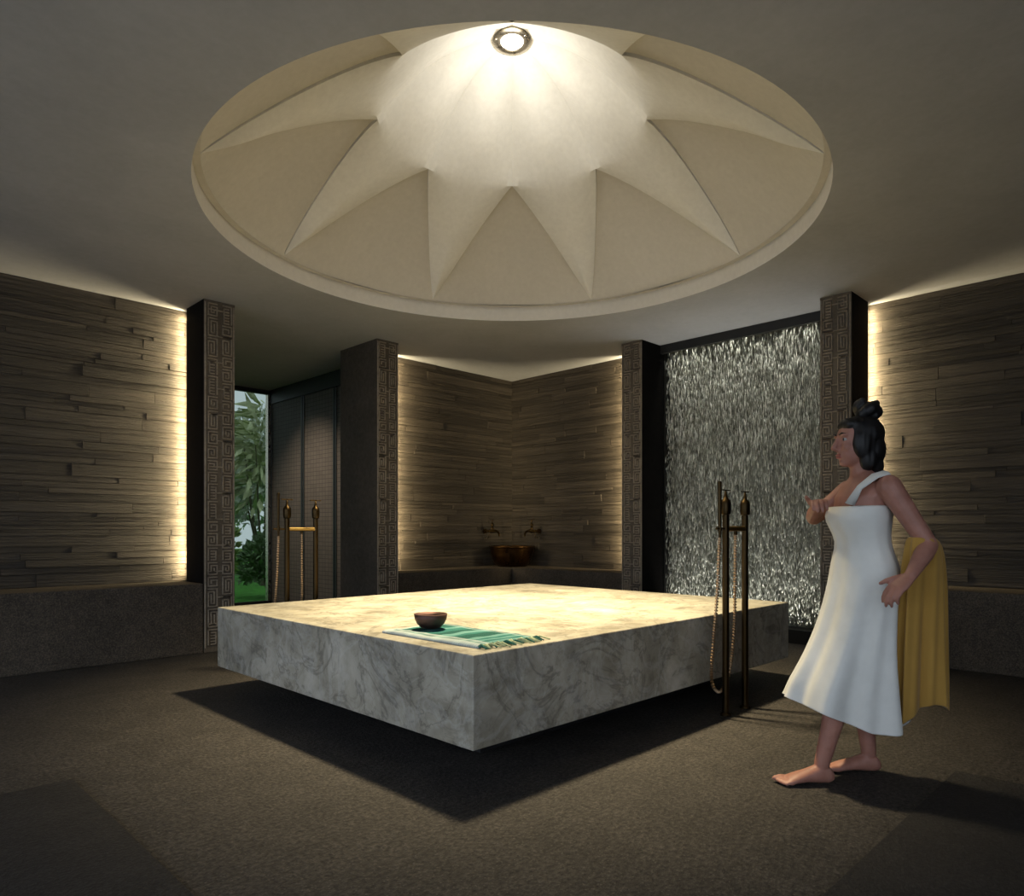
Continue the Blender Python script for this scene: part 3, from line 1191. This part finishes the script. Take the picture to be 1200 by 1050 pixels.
def arm(sh, el, wr, hand_dir, palm_n, curl):
    sh, el, wr = Vector(sh), Vector(el), Vector(wr)
    body.limb([sh, sh.lerp(el, .3), sh.lerp(el, .7), el], [.052, .046, .040, .036])
    body.limb([el, el.lerp(wr, .3), el.lerp(wr, .75), wr], [.037, .038, .029, .024])
    d = Vector(hand_dir).normalized(); n = Vector(palm_n); n = (n - d * n.dot(d)).normalized(); s = d.cross(n)
    # palm
    rg = []
    for k, (t, wd, th) in enumerate(((-.01, .022, .018), (.02, .031, .017), (.055, .039, .016), (.083, .038, .013))):
        rg.append([wr + d * t + s * wd * cos(2 * pi * q / 14) + n * th * sin(2 * pi * q / 14) for q in range(14)])
    body.loft(rg)
    for i, (off, L) in enumerate(((-.029, .066), (-.010, .076), (.010, .071), (.028, .055))):
        p = wr + d * .070 + s * off
        pts = [p]; dd = d.copy()
        for j, (fr, cu) in enumerate(((.30, .0), (.40, curl), (.32, curl), (.28, curl * .8))):
            M3 = Matrix.Rotation(cu * (1 + .1 * i), 3, s)
            dd = (M3 @ dd).normalized()
            p = p + dd * L * fr
            pts.append(p)
        body.limb(pts, [.0095, .0092, .0088, .0082, .0068], 10)
    tp = wr + d * .022 - s * .026
    td = (d * .88 - s * .36 + n * -.3).normalized()
    body.limb([tp, tp + td * .032, tp + td * .058 + d * .006, tp + td * .07 + d * .018], [.0135, .0115, .0102, .008], 10)


# far (right) arm raised ahead, near (left) arm bent back carrying the shawl
arm((-.075, -.165, 1.285), (.055, -.235, 1.165), (.125, -.03, 1.215), (.35, .9, .15), (0, .15, -1), .45)
arm((-.085, .170, 1.285), (-.215, .235, 1.04), (-.095, .315, .92), (.75, .1, -.6), (-.5, -.4, -.6), .38)


def leg(hip, kn, an, toe_dir, toe_pitch=0):
    hip, kn, an = Vector(hip), Vector(kn), Vector(an)
    body.limb([hip, hip.lerp(kn, .35), hip.lerp(kn, .75), kn], [.088, .080, .062, .053])
    c = Vector((-.018, 0, 0))
    body.limb([kn, kn.lerp(an, .3) + c, kn.lerp(an, .65) + c * .5, an], [.050, .054, .041, .032])
    t = Vector(toe_dir).normalized(); s = Vector((-t.y, t.x, 0))
    zf = an.z
    h = an - t * .038
    rg = []
    for q, wd, z0, z1 in ((-.050, .020, .012, .05), (-.03, .031, 0, .075), (.02, .034, .002, .082), (.07, .037, .006, .062), (.12, .044, .002, .045), (.155, .045, 0, .030)):
        c0 = Vector((an.x, an.y, 0)) + t * q
        zb = zf - .085
        rg.append([c0 + s * wd * cos(2 * pi * k / 16) + Vector((0, 0, zb + (z0 + z1) / 2 + (z1 - z0) / 2 * sin(2 * pi * k / 16))) for k in range(16)])
    body.loft(rg)
    sg = 1 if an.y > 0 else -1
    for i, (off, L, r) in enumerate(((-.030, .052, .0135), (-.010, .047, .0105), (.007, .042, .010), (.022, .036, .0095), (.035, .028, .0085))):
        p = Vector((an.x, an.y, zf - .085 + r + .002)) + t * .145 + s * off * sg
        body.limb([p, p + t * L * .5 + Vector((0, 0, .003)), p + t * L - Vector((0, 0, .001))], [r, r, r * .85], 10)


leg((-.06, .085, .86), (.085, .085, .475), (.155, .075, .088), (1, .05, 0))
leg((-.06, -.085, .86), (-.065, -.085, .475), (-.125, -.075, .088), (1, -.05, 0))
weld(body, 'body', M['skin'], pr, .0046, 5)
for s in (-1, 1):
    e = MB(); e.ell((HX + .063, .031 * s, HZ + .012), (.010, .0125, .0085), 14, 10); eo = e.build('eye', M['eyew'], pr, True)
    e = MB(); e.ell((HX + .0705, .0325 * s, HZ + .012), (.004, .006, .0065), 12, 8); e.build('iris', M['dark'], eo, True)
    e = MB(); e.tube([(HX + .081, .016 * s, HZ + .034), (HX + .079, .032 * s, HZ + .039), (HX + .068, .048 * s, HZ + .034)], [.003, .004, .002], 8); e.build('eyebrow', M['hair'], pr, True)
e = MB(); e.ell((HX + .079, 0, HZ - .0555), (.008, .021, .005)); e.ell((HX + .077, 0, HZ - .0655), (.008, .018, .0055)); e.build('lips', M['lip'], pr, True)
hr = MB()
hr.ell((HX - .028, 0, HZ + .036), (.094, .083, .087), 24, 16)
hr.ell((HX - .062, 0, HZ - .03), (.062, .076, .085), 20, 14)
hr.ell((HX - .075, 0, HZ - .105), (.040, .058, .055), 18, 12)
hr.ell((HX + .030, 0, HZ + .078), (.045, .062, .032), 18, 12)
for s in (-1, 1):
    hr.ell((HX - .008, .056 * s, HZ - .004), (.052, .030, .075), 16, 12)
    hr.ell((HX - .03, .050 * s, HZ - .075), (.040, .030, .055), 16, 12)
ho = weld(hr, 'hair', M['hair'], pr, .006, 5)
for v in ho.data.vertices:
    n = noise.noise((v.co.x * 60, v.co.y * 60, v.co.z * 9)) * .0035
    v.co += v.normal * n
bn = MB()
for k in range(3):
    a = k * 2.1
    pts = [(HX - .052 + .034 * cos(a + q * .5), .034 * sin(a + q * .5), HZ + .112 + .012 * q + .006 * k) for q in range(6)]
    bn.limb(pts, [.022, .028, .030, .030, .026, .016], 10)
bn.ell((HX - .05, 0, HZ + .13), (.048, .046, .042))
weld(bn, 'hair_bun', M['hair'], pr, .005, 3)

# dress: strapless wrap, the skirt swinging forward over the leading leg
def drape(rows, n, folds, name, mat, thick, hem=None, phase=0.0):
    rings = []
    m = len(rows)
    for i, (z, cx, cy, a, w, fold) in enumerate(rows):
        rg = []
        for k in range(n):
            th = 2 * pi * k / n
            f = fold * (sin(folds * th + phase + 1.3 * sin(2 * th) + z * 2) + .5 * sin(folds * 1.7 * th + 2.1 + z))
            x = cx + (a + f) * cos(th); y = cy + (w + f) * sin(th)
            zz = z
            if hem:
                zz = z + hem(x, y) * (i / (m - 1)) ** 3
            rg.append(Vector((x, y, zz)))
        rings.append(rg)
    b = MB(); b.loft(rings, False)
    o = b.build(name, mat, pr, True)
    sd = o.modifiers.new('thickness', 'SOLIDIFY'); sd.thickness = thick; sd.offset = 1
    ss = o.modifiers.new('soft', 'SUBSURF'); ss.levels = 1; ss.render_levels = 1
    return o


drows = [(1.21, -.050, 0, .122, .164, 0), (1.165, -.036, 0, .132, .170, .001), (1.12, -.044, 0, .120, .154, .002), (1.05, -.060, 0, .097, .136, .003), (.98, -.064, 0, .118, .166, .003), (.93, -.068, 0, .128, .184, .003), (.88, -.068, 0, .134, .190, .004), (.82, -.060, 0, .136, .19, .006),
         (.70, -.045, 0, .150, .19, .009), (.58, -.025, 0, .172, .19, .013), (.46, -.01, .0, .205, .19, .018), (.36, .005, 0, .235, .19, .023), (.27, .010, 0, .250, .19, .027), (.24, .012, 0, .253, .19, .028)]
drape(drows, 72, 7, 'dress', M['white'], .004, lambda x, y: .10 * max(0, x + .02) / .25 + .03 * max(0, -x - .12) / .15, .4)
# narrow white strap over the near shoulder
b = MB()
pts = [(.045, .10, 1.215), (.02, .135, 1.285), (-.035, .155, 1.333), (-.085, .150, 1.347), (-.135, .13, 1.30), (-.152, .10, 1.23), (-.15, .08, 1.18)]
rg = []
for i, p in enumerate(pts):
    p = Vector(p); q = Vector(pts[min(i + 1, len(pts) - 1)]) - Vector(pts[max(i - 1, 0)]); q.normalize()
    side = q.cross(Vector((0, .35, 1)) if abs(q.z) < .8 else Vector((-.3, .9, 0))).normalized()
    nn = side.cross(q)
    rg.append([p + side * .028 * cos(2 * pi * k / 10) + nn * .007 * sin(2 * pi * k / 10) for k in range(10)])
b.loft(rg); b.build('shoulder_strap', M['white'], pr, True)
# gold shawl hung over the bent arm and trailing behind
srows = [(1.075, -.195, .21, .045, .050, .0), (1.06, -.205, .21, .062, .060, .003), (1.01, -.215, .20, .072, .060, .006), (.93, -.225, .18, .08, .055, .010), (.80, -.235, .16, .085, .05, .014), (.65, -.24, .14, .09, .048, .017), (.50, -.245, .13, .095, .046, .019), (.36, -.245, .12, .10, .046, .021), (.31, -.245, .12, .102, .046, .021)]
drape(srows, 64, 6, 'shawl', M['gold'], .004, lambda x, y: .05 * sin(x * 16), 1.2)
